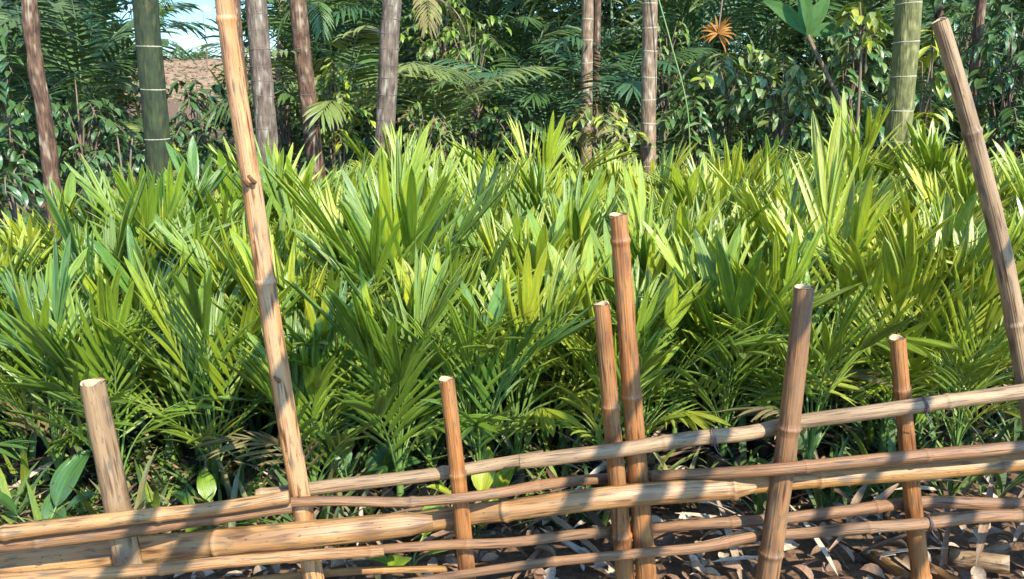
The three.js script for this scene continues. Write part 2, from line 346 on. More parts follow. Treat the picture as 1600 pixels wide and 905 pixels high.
rail([[300, 920], [420, 905], [560, 893], [700, 889]], 12, 11, -0.06, BAM.gold, { gap: 0.4 });
// wire ties round rail and post
function tie(px, py, off, rpx, turn, label) {
  const d = fenceZ(px) - off, p = at(px, py, d), r = rpx / FPX * p.clone().sub(camera.position).length();
  const gs = [];
  for (let k = 0; k < 3; k++) { const g = new THREE.TorusGeometry(r * (1 + 0.05 * k), 0.0016, 5, 18); g.rotateY(Math.PI / 2); g.rotateZ(turn + k * 0.16 - 0.12); g.translate(p.x + (k - 1) * 0.004, p.y, p.z); gs.push(g); }
  const tail = tubeGeo([p.clone().add(V(0, -r * 0.6, r * 0.7)), p.clone().add(V(0.008, -r * 1.3, r * 1.1)), p.clone().add(V(0.02, -r * 1.9, r * 0.9))], () => 0.0015, 5, 5); gs.push(tail);
  part('wire_tie', mergeGeometries(gs), wireMat, fence, label);
}
for (const t of [[1114, 683, 0.03, 13, 0.1], [1443, 632, 0.035, 12, 0.15], [1452, 817, 0.045, 10, 0.1]]) tie(...t);

// tall loose poles pushed in along the fence
function tallPole(pts, w0, w1, off, mat, label, o) {
  const c = culm(pts, w0, w1, off, { down: true, hollow: true, ...o });
  const g = thing('bamboo_pole', label, 'pole', null, 'tall bamboo poles standing in the fence');
  part('culm', c.g, mat, g); part('cut_end', c.inner, cutMat2, g);
  return [c, g];
}
{
  const [c, g] = tallPole([[333, -160], [356, 40], [394, 290], [440, 600], [470, 780], [490, 905]], 27, 33, 0.0, BAM.polished, 'tall slim orange tan bamboo pole leaning left, taller than the picture, left of centre', { gap: 0.62, phase: 0.4 });
  // broken branch stubs at the nodes
  for (const [x, y] of [[388, 290], [398, 286], [436, 596], [466, 780]]) { const p = at(x, y, fenceZ(x) - 0.03); part('branch_stub', tubeGeo([p, p.clone().add(V(rr(-0.01, 0.012), 0.018, 0.018))], (t) => lerp(0.006, 0.004, t), 3, 6), BAM.brown, g); }
  tallPole([[1468, 32], [1500, 140], [1555, 350], [1590, 520], [1640, 800]], 23, 31, -0.04, BAM.pale, 'tall brown bamboo pole leaning left with a sawn top at the right edge', { gap: 0.5, phase: 0.6 });
}
// bamboo shade frame over the viewer, outside the picture: its beams throw the slanting stripes on rails and posts
{
  const g = thing('shade_frame', 'open bamboo shade frame above the place where the viewer stands', 'shade frame');
  const top = 1.9, t = (top - 0.36) / SUN.y;
  const xs = [];
  for (const px of [205, 290, 893, 1006, 1075, 1345, 1540, 1640]) { const f = at(px, 780, fenceZ(px) - 0.05); xs.push(f.x + SUN.x * t); }
  xs.forEach((x, i) => { const r = [0.024, 0.033, 0.03, 0.034, 0.028, 0.022, 0.034, 0.028][i]; const w = rr(-0.05, 0.05);
    part('beam', tubeGeo([V(x - w, top, 1.6), V(x, top + 0.01, 0.2), V(x + w, top, -1.55 + rr(-0.15, 0.1))], (q, s2) => r * (1 + 0.06 * Math.max(0, Math.cos(s2 * 20))), 30, 10, true, 0.55), pick([BAM.tan, BAM.orange]), g); });
  for (const z of [0.25, 1.5]) {
    part('cross_beam', tubeGeo([V(-1.6, top - 0.055, z), V(0.8, top - 0.06, z), V(3.4, top - 0.055, z)], () => 0.03, 20, 10, true, 0.55), BAM.tan, g);
    for (const x of [-1.5, 3.3]) part('post', tubeGeo([V(x, -0.1, z + 0.07), V(x, top + 0.05, z + 0.07)], () => 0.035, 12, 12, true, 0.55), BAM.brown, g);
  }
}
console.log('fence done');

// ---------------------------------------------------------------- seedling fronds
const FR = { spear: [], inner: [], outer: [], low: [] };
for (let i = 0; i < 3; i++) FR.spear.push(frond({ petiole: 0.4, length: 0.1, a0: 2, a1: 10, pairs: 0, ll: 0, lw: 0, lobe: rr(0.36, 0.44), lobew: 0.04, lp: 2, split: 2, sag: 0.15 }));
for (let i = 0; i < 10; i++) { const wide = i % 5 === 0; FR.inner.push(frond({ petiole: rr(0.28, 0.38), length: rr(0.2, 0.34), a0: 3, a1: rr(12, 40), pairs: wide ? 2 : 5 + i % 4, ll: rr(0.3, 0.4), lw: rr(0.014, 0.024), strap: true, fold: 0.6, phi0: 34, phi1: 8, lift: 0.04, lobe: rr(0.28, 0.38), lobew: wide ? rr(0.06, 0.075) : rr(0.03, 0.044), lp: wide ? 5 : 3, split: wide ? 7 : 4, sag: 0.35 })); }
for (let i = 0; i < 10; i++) FR.outer.push(frond({ petiole: rr(0.24, 0.36), length: rr(0.3, 0.44), a0: rr(5, 14), a1: rr(30, 72), pairs: 6 + i % 4, ll: rr(0.28, 0.38), lw: rr(0.013, 0.023), strap: true, fold: 0.5, phi0: 42, phi1: 12, lift: 0.14, lobe: rr(0.26, 0.34), lobew: rr(0.028, 0.045), lp: 3, split: 6, sag: 0.45 }));
for (let i = 0; i < 6; i++) FR.low.push(frond({ petiole: rr(0.16, 0.26), length: rr(0.28, 0.4), a0: rr(16, 34), a1: rr(48, 92), pairs: 6 + i % 4, ll: rr(0.24, 0.32), lw: rr(0.013, 0.022), strap: true, fold: 0.5, phi0: 44, phi1: 16, lift: 0.22, lobe: rr(0.22, 0.3), lobew: rr(0.026, 0.04), lp: 2, sag: 0.5 }));
for (const k in FR) for (const f of FR[k]) f.all = merged(f);
const seedStem = tubeGeo([V(0, 0, 0), V(0.004, 0.12, 0), V(0, 0.3, 0.003)], (t) => lerp(0.016, 0.007, t), 6, 8);
const bagGeo = (() => { // soil-filled black bag with a rolled, rumpled rim
  const g = new THREE.LatheGeometry([[0.001, 0], [0.055, 0.003], [0.064, 0.02], [0.066, 0.08], [0.064, 0.15], [0.068, 0.163], [0.064, 0.168], [0.058, 0.155], [0.001, 0.15]].map(([x, y]) => new THREE.Vector2(x, y)), 18);
  const p = g.attributes.position; for (let i = 0; i < p.count; i++) { const x = p.getX(i), y = p.getY(i), z = p.getZ(i), a = Math.atan2(z, x), k = 1 + 0.05 * Math.sin(a * 5 + y * 40) + 0.04 * Math.sin(a * 9 - y * 60); p.setXYZ(i, x * k, y, z * k); }
  g.computeVertexNormals(); return g;
})();
const crumb = new THREE.MeshStandardMaterial({ map: soilTex, roughness: 0.95 });

const bed = [];
const zFront = (px) => lerp(2.45, 2.95, px / 1600), zBack = (px) => px < 700 ? lerp(3.9, 6.7, Math.max(0, px + 40) / 740) : 6.5 + 0.3 * Math.sin(px / 170);
{
  const pitch = 0.27;
  for (let d = 2.7; d < 7.4; d += pitch * 0.92) for (let x = -5; x < 5; x += pitch) {
    const xx = x + rr(-0.09, 0.09) + (Math.round(d / pitch) % 2) * pitch / 2, dd = d + rr(-0.09, 0.09);
    const px = 800 + xx / dd * FPX * Math.cos(PITCH) * 1.0;
    if (px < -130 || px > 1730) continue;
    if (dd < zFront(px) || dd > zBack(px)) continue;
    bed.push({ x: xx, d: dd, px });
  }
  bed.sort((a, b) => a.d - b.d);
  for (const [px, d, k] of [[825, 5.8, 1.15], [1335, 6.3, 1.1], [480, 5.2, 1.0], [610, 3.3, 1.12], [1290, 3.2, 1.12], [1440, 6.0, 1.05], [650, 6.2, 1.0]]) {
    let best = bed[0], bd = 1e9; for (const q of bed) { const e = Math.abs(q.px - px) / 100 + Math.abs(q.d - d) * 2; if (e < bd) { bd = e; best = q; } } best.k = k;
  }
}
console.log('seedlings', bed.length);
const bandName = (s) => {
  if (s.d < zFront(s.px) + 0.28) return ['front row', 'seedlings in the front row'];
  if (s.d < 4.4) return ['near half', 'seedlings in the near half of the bed'];
  if (s.d < 5.7) return ['middle', 'seedlings in the middle of the bed'];
  return ['back', 'seedlings at the back of the bed'];
};
const landmarks = [[-999, 60, 'at the left edge of the picture'], [60, 300, 'behind the short pale grey post'], [300, 560, 'behind the tall leaning pole left of centre'], [560, 840, 'behind the short orange post with the open top'], [840, 1100, 'behind the leaning pair of posts'], [1100, 1310, 'behind the brown post that leans right'], [1310, 1500, 'behind the thin reddish post'], [1500, 2999, 'at the right edge below the tall brown pole']];
const LBL = { 'front row': 'front row palm seedling', 'near half': 'palm seedling a few rows in', 'middle': 'palm seedling in the middle rows', 'back': 'palm seedling in the back rows' };
function seedling(s, i) {
  const [band, group0] = bandName(s); const lm = landmarks.find(([a, b]) => s.px >= a && s.px < b)[2];
  const near = s.d < 3.9;
  const g = thing('palm_seedling', `${s.word ? s.word + ' ' : ''}${LBL[band]} ${lm}`, 'seedling', V(s.x, 0.0, -s.d), `${group0} ${lm}`);
  g.rotation.y = rnd() * 6.283;
  const right = Math.max(0, Math.min(1, (s.px - 200) / 1200)), back = Math.max(0, Math.min(1, (s.d - 3) / 3));
  const y = right * 0.5 + back * 0.4 + rr(-0.3, 0.5) + 0.08;
  const mats = y < 0.15 ? [LEAF.deep, LEAF.mid, LEAF.blue, LEAF.mid] : y < 0.5 ? [LEAF.mid, LEAF.fresh, LEAF.mid, LEAF.deep] : y < 0.85 ? [LEAF.fresh, LEAF.mid, LEAF.lime, LEAF.fresh] : [LEAF.lime, LEAF.fresh, LEAF.fresh, LEAF.yellow];
  const k = (s.k ?? rr(0.62, 0.93) * (s.px < 250 ? lerp(0.84, 1, Math.max(0, s.px + 100) / 350) : 1) * (s.d > 5 ? 0.93 : 1) * (rnd() < 0.04 ? 1.2 : 1));
  const yb = 0.12;
  if (near) { part('grow_bag', bagGeo, bagMat, g).scale.set(0.95, 0.8, 0.95); }
  const st = part('stem', seedStem, stemMat, g); st.position.y = yb * 0.9; st.scale.setScalar(k);
  let az = rnd() * 6.28;
  const put = (f, el, sc, mat) => {
    let m;
    if (near) { m = part('frond', f.rachis, stemMat, g); for (const lg of f.leaves) part('leaflet', lg, mat, m); }
    else m = part('frond', f.all, mat, g);
    m.position.y = yb + el * k; m.rotation.set(rr(-0.08, 0.08), az, rr(-0.08, 0.08)); m.scale.setScalar(sc * k); az += 2.4 + rr(-0.5, 0.5);
  };
  if (rnd() < 0.6) put(pick(FR.spear), 0.12, rr(0.8, 1), pick([LEAF.lime, LEAF.fresh]));
  const ni = 3 + (rnd() < 0.7), no = 4 + (rnd() < 0.6), nlw = 2 + (rnd() < 0.5) + (near ? 1 : 0);
  for (let q = 0; q < ni; q++) put(pick(FR.inner), 0.1, rr(0.85, 1.08), pick(mats));
  for (let q = 0; q < no; q++) put(pick(FR.outer), 0.07, rr(0.85, 1.1), pick(mats));
  for (let q = 0; q < nlw; q++) put(pick(FR.low), 0.04, rr(0.75, 1), rnd() < 0.08 ? LEAF.yellow : rnd() < 0.09 ? LEAF.dry : pick(mats));
  return g;
}
{
  const rows = {};
  for (const s of bed) if (bandName(s)[0] === 'front row') { const l = landmarks.find(([a, b]) => s.px >= a && s.px < b)[2]; (rows[l] ??= []).push(s); }
  const words = { 2: ['left', 'right'], 3: ['left', 'middle', 'right'], 4: ['leftmost', 'second', 'third', 'rightmost'], 5: ['leftmost', 'second', 'third', 'fourth', 'rightmost'] };
  for (const l in rows) { const a = rows[l].sort((p, q) => p.px - q.px); if (words[a.length]) a.forEach((s, i) => { s.word = words[a.length][i]; }); }
}
bed.forEach(seedling);

// ---------------------------------------------------------------- leaf litter and low weeds
function instanced(name, geo, mat, list, label, category) {
  const m = new THREE.InstancedMesh(geo, mat, list.length); m.name = numbered(name); m.castShadow = m.receiveShadow = true;
  const M = new THREE.Matrix4(), Q = new THREE.Quaternion(), E = new THREE.Euler();
  list.forEach((l, i) => { E.set(l.rx, l.ry, l.rz, 'YXZ'); Q.setFromEuler(E); M.compose(V(l.x, l.y, l.z), Q, V(l.s, l.s * (l.sy ?? 1), l.s)); m.setMatrixAt(i, M); if (l.c) m.setColorAt(i, l.c); });
  m.userData = { kind: 'stuff', label, category }; scene.add(m); return m;
}
const col = (r, g, b) => new THREE.Color().setRGB(r, g, b);
const litterLeaf = blade(V(0, 0, -0.5), V(0, 0.25, 1), V(0, 1, 0), 1, 0.5, { nl: 5, sag: 0.6, fold: 0.5, peak: 0.45 });
const litterTex = dataTex(64, 128, (u, v) => { const b = 0.86 + 0.14 * fbm(u * 4, v * 6, 2) + 0.08 * fbm(u * 22, v * 9, 5); return [b, b * 0.98, b * 0.95]; });
const litterMat = new THREE.MeshStandardMaterial({ color: 0xffffff, map: litterTex, roughness: 0.75, side: THREE.DoubleSide });
{
  const L = [];
  const tones = [col(0.3, 0.19, 0.11), col(0.2, 0.11, 0.06), col(0.42, 0.3, 0.19), col(0.13, 0.07, 0.04), col(0.34, 0.21, 0.13), col(0.56, 0.45, 0.33), col(0.6, 0.48, 0.34)];
  for (let i = 0; i < 5200; i++) {
    const d = 1.6 + Math.pow(rnd(), 1.6) * 6.5, x = rr(-0.75, 0.75) * d;
    L.push({ x, y: 0.012 + rr(0, 0.035), z: -d, rx: rr(-0.5, 0.5), ry: rr(0, 6.28), rz: rr(-0.6, 0.6), s: rr(0.025, 0.085), sy: rr(0.6, 1.8), c: pick(tones) });
  }
  instanced('leaf_litter', litterLeaf, litterMat, L, 'dry brown leaf litter scattered over the soil', 'leaf litter');
  const strips = [];
  const strip = blade(V(0, 0, -0.5), V(0, 0.1, 1), V(0, 1, 0), 1, 0.07, { nl: 6, sag: 0.3, fold: 0.4 });
  for (let i = 0; i < 1500; i++) { const d = 2.4 + rnd() * 4.6; strips.push({ x: rr(-0.7, 0.7) * d, y: rr(0.02, 0.16), z: -d, rx: rr(-0.5, 0.4), ry: rr(0, 6.28), rz: rr(-0.5, 0.5), s: rr(0.15, 0.4), c: pick(tones) }); }
  instanced('dry_frond_litter', strip, litterMat, strips, 'withered straw coloured leaf strips lying between the seedlings', 'leaf litter');
}
{
  const gs = []; for (let i = 0; i < 6; i++) { const az = i * 2.4 + rr(-0.4, 0.4), o = rr(0.25, 0.9); gs.push(blade(V(0, 0, 0), V(Math.sin(az) * o, 1, Math.cos(az) * o), V(-Math.sin(az), o, -Math.cos(az)), rr(0.6, 1.1), rr(0.05, 0.09), { nl: 5, sag: 1.1, fold: 0.4, strap: true })); }
  const tuft = mergeGeometries(gs), L = [], tones = [col(0.12, 0.2, 0.03), col(0.2, 0.28, 0.04), col(0.3, 0.34, 0.05), col(0.35, 0.28, 0.14), col(0.1, 0.16, 0.04)];
  for (let i = 0; i < 1500; i++) { const d = 2.45 + Math.pow(rnd(), 1.4) * 4, x = rr(-0.7, 0.7) * d, px = 800 + x / d * FPX * 0.97; if (d < zFront(px) - 0.12 || d > zBack(px)) continue; L.push({ x, y: 0, z: -d, rx: rr(-0.15, 0.15), ry: rr(0, 6.28), rz: rr(-0.15, 0.15), s: rr(0.12, 0.34), c: pick(tones) }); }
  instanced('weed_grass', tuft, leafMat(1, 1, 1, { tr: 0.3, rough: 0.5 }), L, 'grassy weeds growing between the seedlings', 'weeds');
}
// pale chopped bamboo offcuts on the soil at the lower right, other scraps
{
  const spots = [[1530, 880, 2.42, 0.5, 0.16, 0.03], [1545, 862, 2.47, -0.4, 0.14, 0.024], [1470, 897, 2.36, 1.2, 0.2, 0.02], [1395, 882, 2.4, 1.35, 0.18, 0.018]];
  const words = ['short pale bamboo offcut lying at lower right, nearest the picture edge', 'short pale bamboo offcut lying just behind another at lower right', 'long thin bamboo scrap on the soil right of the thin reddish post', 'long thin bamboo scrap on the soil left of the thin reddish post'];
  spots.forEach(([px, py, d, turn, len, r], i) => {
    const p = at(px, py, d); p.y = r * 0.9 + 0.01;
    const a = V(Math.cos(turn), 0.12, Math.sin(turn)).multiplyScalar(len / 2);
    const g = thing('bamboo_offcut', words[i], 'offcut', p, 'bamboo offcuts on the soil');
    part('culm', tubeGeo([a.clone().negate(), V(0, 0, 0), a], (t, s, an) => r * (1 + 0.06 * Math.sin(an * 2)), 6, 12), i < 2 ? BAM.pale : BAM.tan, g);
  });
}
// broad leaved weeds by the fence
const broad = blade(V(0, 0, 0), V(0, 0.75, 0.65), V(0, 0.65, -0.75), 0.17, 0.085, { nl: 7, pleats: 2, sag: 0.9, fold: 0.3, depth: 0.15, peak: 0.4 });
function weed(px, py, d, n, sc, mat, label) {
  const p = at(px, py, d); p.y = 0; const g = thing('broadleaf_weed', label, 'weed', p, 'broad leaved weeds beside the fence');
  for (let i = 0; i < n; i++) {
    const az = i * 2.4 + rr(-0.4, 0.4), h = rr(0.06, 0.2) * sc, end = V(Math.sin(az) * 0.06, h, Math.cos(az) * 0.06);
    const s = part('stem', tubeGeo([V(0, 0, 0), V(end.x * 0.3, h * 0.6, end.z * 0.3), end], () => 0.003, 4, 5), stemMat, g);
    const l = part('leaf', broad, mat, g); l.position.copy(end); l.rotation.set(rr(-0.2, 0.5), az, 0); l.scale.setScalar(sc * rr(0.8, 1.2));
  }
}
weed(60, 800, 2.5, 7, 1.05, LEAF.gloss, 'glossy broad leaved weed behind the rails at the far left');
weed(215, 800, 2.45, 4, 0.5, LEAF.lime, 'small lime green weed right of the short pale post');
weed(545, 740, 2.75, 8, 1.25, LEAF.gloss, 'dark glossy weed right of the tall leaning pole');
weed(745, 740, 2.6, 5, 0.9, LEAF.lime, 'yellow green weed right of the short orange post');
weed(640, 800, 2.4, 4, 0.7, LEAF.mid, 'small weed between the rails left of the short orange post');
weed(1250, 720, 2.9, 6, 1.0, LEAF.dark, 'dark weed right of the brown post that leans right');
weed(330, 770, 2.55, 6, 0.7, LEAF.mid, 'green weed left of the tall leaning pole');
console.log('bed done');

// ---------------------------------------------------------------- palm trunks behind the bed
const bigF = [];
for (let i = 0; i < 4; i++) bigF.push(frond({ petiole: 0.3, length: rr(1.5, 1.9), a0: rr(12, 24), a1: rr(95, 125), pairs: 26, ll: 0.52, lw: 0.042, nl: 4, phi0: 62, phi1: 28, lift: 0.12, even: true, sag: 1.1, r0: 0.014, end: 0.985, curl: 1.15, tw: 1.6 }));
const bigG = bigF.map(merged);
function palm(px0, py0, px1, py1, d, wpx, mat, label, o = {}) {
  // axis through two points of the photograph, carried down to the soil and up to the crown
  const a = at(px0, py0, d), b = at(px1, py1, d), dir = a.clone().sub(b).normalize();
  const foot = b.clone().addScaledVector(dir, -b.y / dir.y); foot.y = 0;
  const g = thing('palm_tree', label, 'palm tree', foot, o.group ?? 'tall palm trunks behind the bed');
  const H = o.h ?? rr(6.5, 9), L = a.clone().sub(foot), r = wpx / FPX * d * 1.02 / 2;
  const up = V(L.x / L.y, 1, 0), p3 = up.clone().multiplyScalar(2.4), p4 = V(p3.x + up.x * (H - 2.4) * 0.4, H, rr(-0.3, 0.3));
  const wob = o.wob ?? 0.012;
  const tp = [V(0, -0.15, 0), V(up.x * 0.5 + rr(-wob, wob), 0.5, 0), V(up.x * 1.1 + rr(-wob, wob), 1.1, rr(-wob, wob)), V(up.x * 1.7 + rr(-wob, wob), 1.7, rr(-wob, wob)), p3, V((p3.x + p4.x) / 2, (2.4 + H) / 2, p4.z / 2), p4];
  const rf = (t, s, an) => r * (1.0 + 0.25 * Math.exp(-s * 5)) * lerp(1.04, 0.75, t) * (1 + (o.rough ?? 0.03) * fbm(s * 6 + px0, Math.cos(an) * 1.5, Math.sin(an) * 1.5)) * (1 + 0.025 * fbm(s * 2 + px0, 1, 2));
  const trunk = part('trunk', tubeGeo(tp, rf, Math.ceil(H / 0.05), 18, true, 0.5), mat, g);
  if (o.rings) { // raised leaf scars that follow the trunk
    const tc = new THREE.CatmullRomCurve3(tp), L2 = tc.getLength(), side = 20;
    for (let y = (o.ring0 ?? 0.3) + 0.15; y < 3.2; y += o.rings * rr(0.85, 1.15)) {
      const t = y / L2, ph = rnd() * 6, am = rr(0.002, 0.006), pos = [], idx = [], uv = [];
      for (let k = 0; k <= side; k++) {
        const an = k / side * Math.PI * 2, w = (o.rt ?? 0.005) * (0.75 + 0.5 * Math.abs(Math.sin(an * 1.5 + ph))), dy = am * Math.sin(an + ph);
        for (const [h, e] of [[-1, 0.985], [-0.4, 1.02], [0.4, 1.02], [1, 0.985]]) {
          const yy = y + dy + h * w, c = tc.getPointAt(Math.min(1, yy / L2)), T = tc.getTangentAt(t), n = V(1, 0, 0).addScaledVector(T, -T.x).normalize(), b = T.clone().cross(n), R2 = rf(t, yy, an) * e;
          pos.push(c.x + (n.x * Math.cos(an) + b.x * Math.sin(an)) * R2, c.y + (n.y * Math.cos(an) + b.y * Math.sin(an)) * R2, c.z + (n.z * Math.cos(an) + b.z * Math.sin(an)) * R2); uv.push(k / side, h);
        }
      }
      for (let k = 0; k < side; k++) for (let q = 0; q < 3; q++) { const a2 = k * 4 + q; idx.push(a2, a2 + 1, a2 + 4, a2 + 1, a2 + 5, a2 + 4); }
      const rg = new THREE.BufferGeometry(); rg.setAttribute('position', new THREE.Float32BufferAttribute(pos, 3)); rg.setAttribute('uv', new THREE.Float32BufferAttribute(uv, 2)); rg.setIndex(idx); rg.computeVertexNormals();
      part('leaf_scar', rg, o.dark ? scarDark : scarMat, trunk);
    }
  }
  const crown = new THREE.Group(); crown.name = 'crown'; crown.position.copy(p4); g.add(crown);
  const nF = o.nf ?? 9;
  for (let i = 0; i < nF; i++) { const m = part('frond', pick(bigG), pick([LEAF.forest, LEAF.forest, LEAF.mid]), crown); m.rotation.y = i * 2.4 + rr(-0.3, 0.3); m.scale.setScalar(rr(0.95, 1.25)); }
  return g;
}
palm(50, 0, 76, 290, 6.0, 23, BARK.brown, 'slender palm with a rough mottled brown trunk near the left edge', { rough: 0.26, wob: 0.03 });
palm(229, 0, 249, 250, 5.9, 37, BARK.green, 'palm with a smooth dark green ringed trunk left of the sky gap', { rings: 0.29, ring0: 0.42, rt: 0.004 });
palm(369, 0, 384, 200, 7.2, 16, BARK.brown, 'thin dark palm trunk hidden behind the tall leaning bamboo pole', { rough: 0.08 });
palm(398, 0, 416, 225, 6.3, 32, BARK.grey, 'thick grey brown palm trunk right of the tall leaning bamboo pole', { rough: 0.08, rings: 0.11, rt: 0.0035, dark: true });
palm(467, 0, 484, 180, 7.0, 26, BARK.brown, 'dark brown palm trunk second to the right of the tall leaning pole', { rough: 0.08, rings: 0.12, rt: 0.003, dark: true });
palm(615, 0, 604, 190, 6.6, 29, BARK.grey, 'grey brown palm with a notched knobbly trunk left of centre', { rough: 0.14, wob: 0.02, rings: 0.1, rt: 0.0035, dark: true });
palm(919, 0, 917, 180, 8.8, 18, BARK.tan, 'slim pale trunk with close white rings right of centre', { rings: 0.2, rt: 0.006 });
palm(934, 0, 931, 180, 9.6, 11, BARK.brown, 'thin dark stem just behind the slim pale ringed trunk', {});
palm(1015, 0, 1012, 235, 7.6, 23, BARK.tan, 'tan trunk with pale rings standing closest to the middle of the bed', { rings: 0.19, rt: 0.006 });
palm(1418, 0, 1405, 190, 6.4, 38, BARK.greentan, 'stout yellowish green ringed trunk near the right edge', { rings: 0.25, rt: 0.005, ring0: 0.4 });
palm(1530, 60, 1512, 230, 7.6, 15, BARK.brown, 'dark slender trunk in the shade right of the stout green trunk', {});
palm(1460, -20, 1478, 60, 8.2, 13, BARK.brown, 'dark thin stem behind the sawn top of the tall right pole', {});
palm(440, 0, 436, 150, 11, 8, BARK.tan, 'very thin pale stem between the two brown trunks left of centre', { nf: 6 });

// ---------------------------------------------------------------- young palms with arching fronds
const midF = [];
for (let i = 0; i < 5; i++) midF.push(frond({ petiole: 0.35, length: rr(1.1, 1.5), a0: rr(10, 20), a1: rr(85, 125), pairs: 20, ll: 0.42, lw: 0.036, nl: 4, phi0: 60, phi1: 26, lift: 0.14, even: true, sag: 0.9, r0: 0.011, end: 0.985, curl: 1.2, tw: 1.6 }));
const midG = midF.map(merged);
const dryF = merged(frond({ petiole: 0.1, length: 0.5, a0: 100, a1: 170, pairs: 12, ll: 0.26, lw: 0.025, nl: 4, even: true, sag: 1.5, r0: 0.006, end: 0.98, tw: 2 }));
function youngPalm(px, d, y0, n, sc, mats, label, o = {}) {
  const p = V(xAt(px, d), 0, -d); const g = thing('young_palm', label, 'palm', p, 'young palms under the tall trunks');
  part('stem', tubeGeo([V(0, -0.05, 0), V(rr(-0.03, 0.03), y0 * 0.5, 0), V(0, y0 + 0.1, 0)], (t) => lerp(0.05, 0.022, t) * sc, 8, 8, true, 0.6), BARK.green, g);
  for (let i = 0; i < n; i++) {
    const m = part('frond', pick(midG), o.mixm && rnd() < 0.3 ? pick(o.mixm) : pick(mats), g); m.position.y = y0 - (i / n) * 0.1; m.rotation.set(rr(-0.25, 0.2), i * 2.4 + rr(-0.4, 0.4) + (o.az ?? 0), rr(-0.15, 0.15)); m.scale.setScalar(sc * rr(0.8, 1.12));
  }
  return g;
}
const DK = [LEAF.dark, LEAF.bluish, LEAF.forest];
youngPalm(545, 7.6, 0.85, 11, 0.9, [LEAF.forest, LEAF.olive, LEAF.olive], 'young palm with pale arching fronds left of the knobbly grey trunk');
youngPalm(690, 7.9, 0.75, 10, 0.85, [LEAF.forest, LEAF.olive, LEAF.olive], 'young palm with arching fronds right of the knobbly grey trunk');
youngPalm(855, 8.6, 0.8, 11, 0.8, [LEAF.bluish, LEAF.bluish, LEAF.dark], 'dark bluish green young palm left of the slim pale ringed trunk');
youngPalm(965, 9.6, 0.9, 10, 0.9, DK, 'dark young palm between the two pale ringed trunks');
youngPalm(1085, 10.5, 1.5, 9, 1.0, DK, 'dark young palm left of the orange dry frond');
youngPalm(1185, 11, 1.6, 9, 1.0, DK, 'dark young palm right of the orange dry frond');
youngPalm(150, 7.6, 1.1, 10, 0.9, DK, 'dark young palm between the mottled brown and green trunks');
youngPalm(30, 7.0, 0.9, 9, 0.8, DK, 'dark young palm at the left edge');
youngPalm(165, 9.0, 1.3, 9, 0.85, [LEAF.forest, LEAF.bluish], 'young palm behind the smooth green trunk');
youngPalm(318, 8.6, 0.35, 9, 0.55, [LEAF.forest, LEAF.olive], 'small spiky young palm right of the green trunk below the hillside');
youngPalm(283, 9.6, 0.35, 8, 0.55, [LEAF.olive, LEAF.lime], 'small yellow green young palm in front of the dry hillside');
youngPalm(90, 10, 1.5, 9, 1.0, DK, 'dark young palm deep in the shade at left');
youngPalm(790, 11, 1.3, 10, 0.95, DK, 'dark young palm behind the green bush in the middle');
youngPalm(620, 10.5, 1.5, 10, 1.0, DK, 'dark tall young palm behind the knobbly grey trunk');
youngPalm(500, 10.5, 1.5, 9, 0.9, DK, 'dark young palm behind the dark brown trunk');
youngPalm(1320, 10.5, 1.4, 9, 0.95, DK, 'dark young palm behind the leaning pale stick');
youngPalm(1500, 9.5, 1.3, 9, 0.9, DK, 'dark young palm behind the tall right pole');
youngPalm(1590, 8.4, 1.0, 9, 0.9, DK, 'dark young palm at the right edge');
// orange dry frond hanging on the dark stem
{
  const p = at(1122, 52, 9.6); const g = thing('dry_frond', 'withered orange frond hanging among dark leaves right of the tan ringed trunk', 'dry frond', p);
  for (let i = 0; i < 22; i++) { const a = rad(lerp(-50, 215, i / 21) + rr(-8, 8)), e = rr(-0.5, 0.6); part('leaflet', blade(V(0, 0, 0), V(Math.cos(a), Math.sin(a), e), V(0, 0.2, 1), rr(0.13, 0.24), 0.022, { nl: 5, sag: 0.9, fold: 0.4 }), LEAF.orange, g); }
  part('stalk', tubeGeo([V(0, 0, 0), V(0.05, 0.4, -0.1), V(0.1, 1.0, -0.4)], () => 0.008, 6, 6), twigMat, g);
}
// hanging dead leaf skirts at the top
for (const [px, py, d, sc, m, l] of [[268, -5, 7.5, 0.45, LEAF.forest, 'grey green frond end hanging into the sky gap at the top left'], [660, -10, 8, 0.8, LEAF.dry, 'withered straw coloured frond hanging at the top right of the knobbly trunk'], [495, 0, 8.5, 0.8, LEAF.forest, 'green frond hanging from the top beside the dark brown trunk']]) {
  const g = thing('hanging_frond', l, 'frond', at(px, py, d)); for (let i = 0; i < 2; i++) { const q = part('frond_fan', dryF, m, g); q.rotation.y = i * 1.7 + px; q.scale.setScalar(sc); }
  part('stalk', tubeGeo([V(0, 0, 0), V(0.02, 0.6, -0.1), V(-0.1, 2.2, -0.3)], () => 0.01, 6, 6), twigMat, g);
}

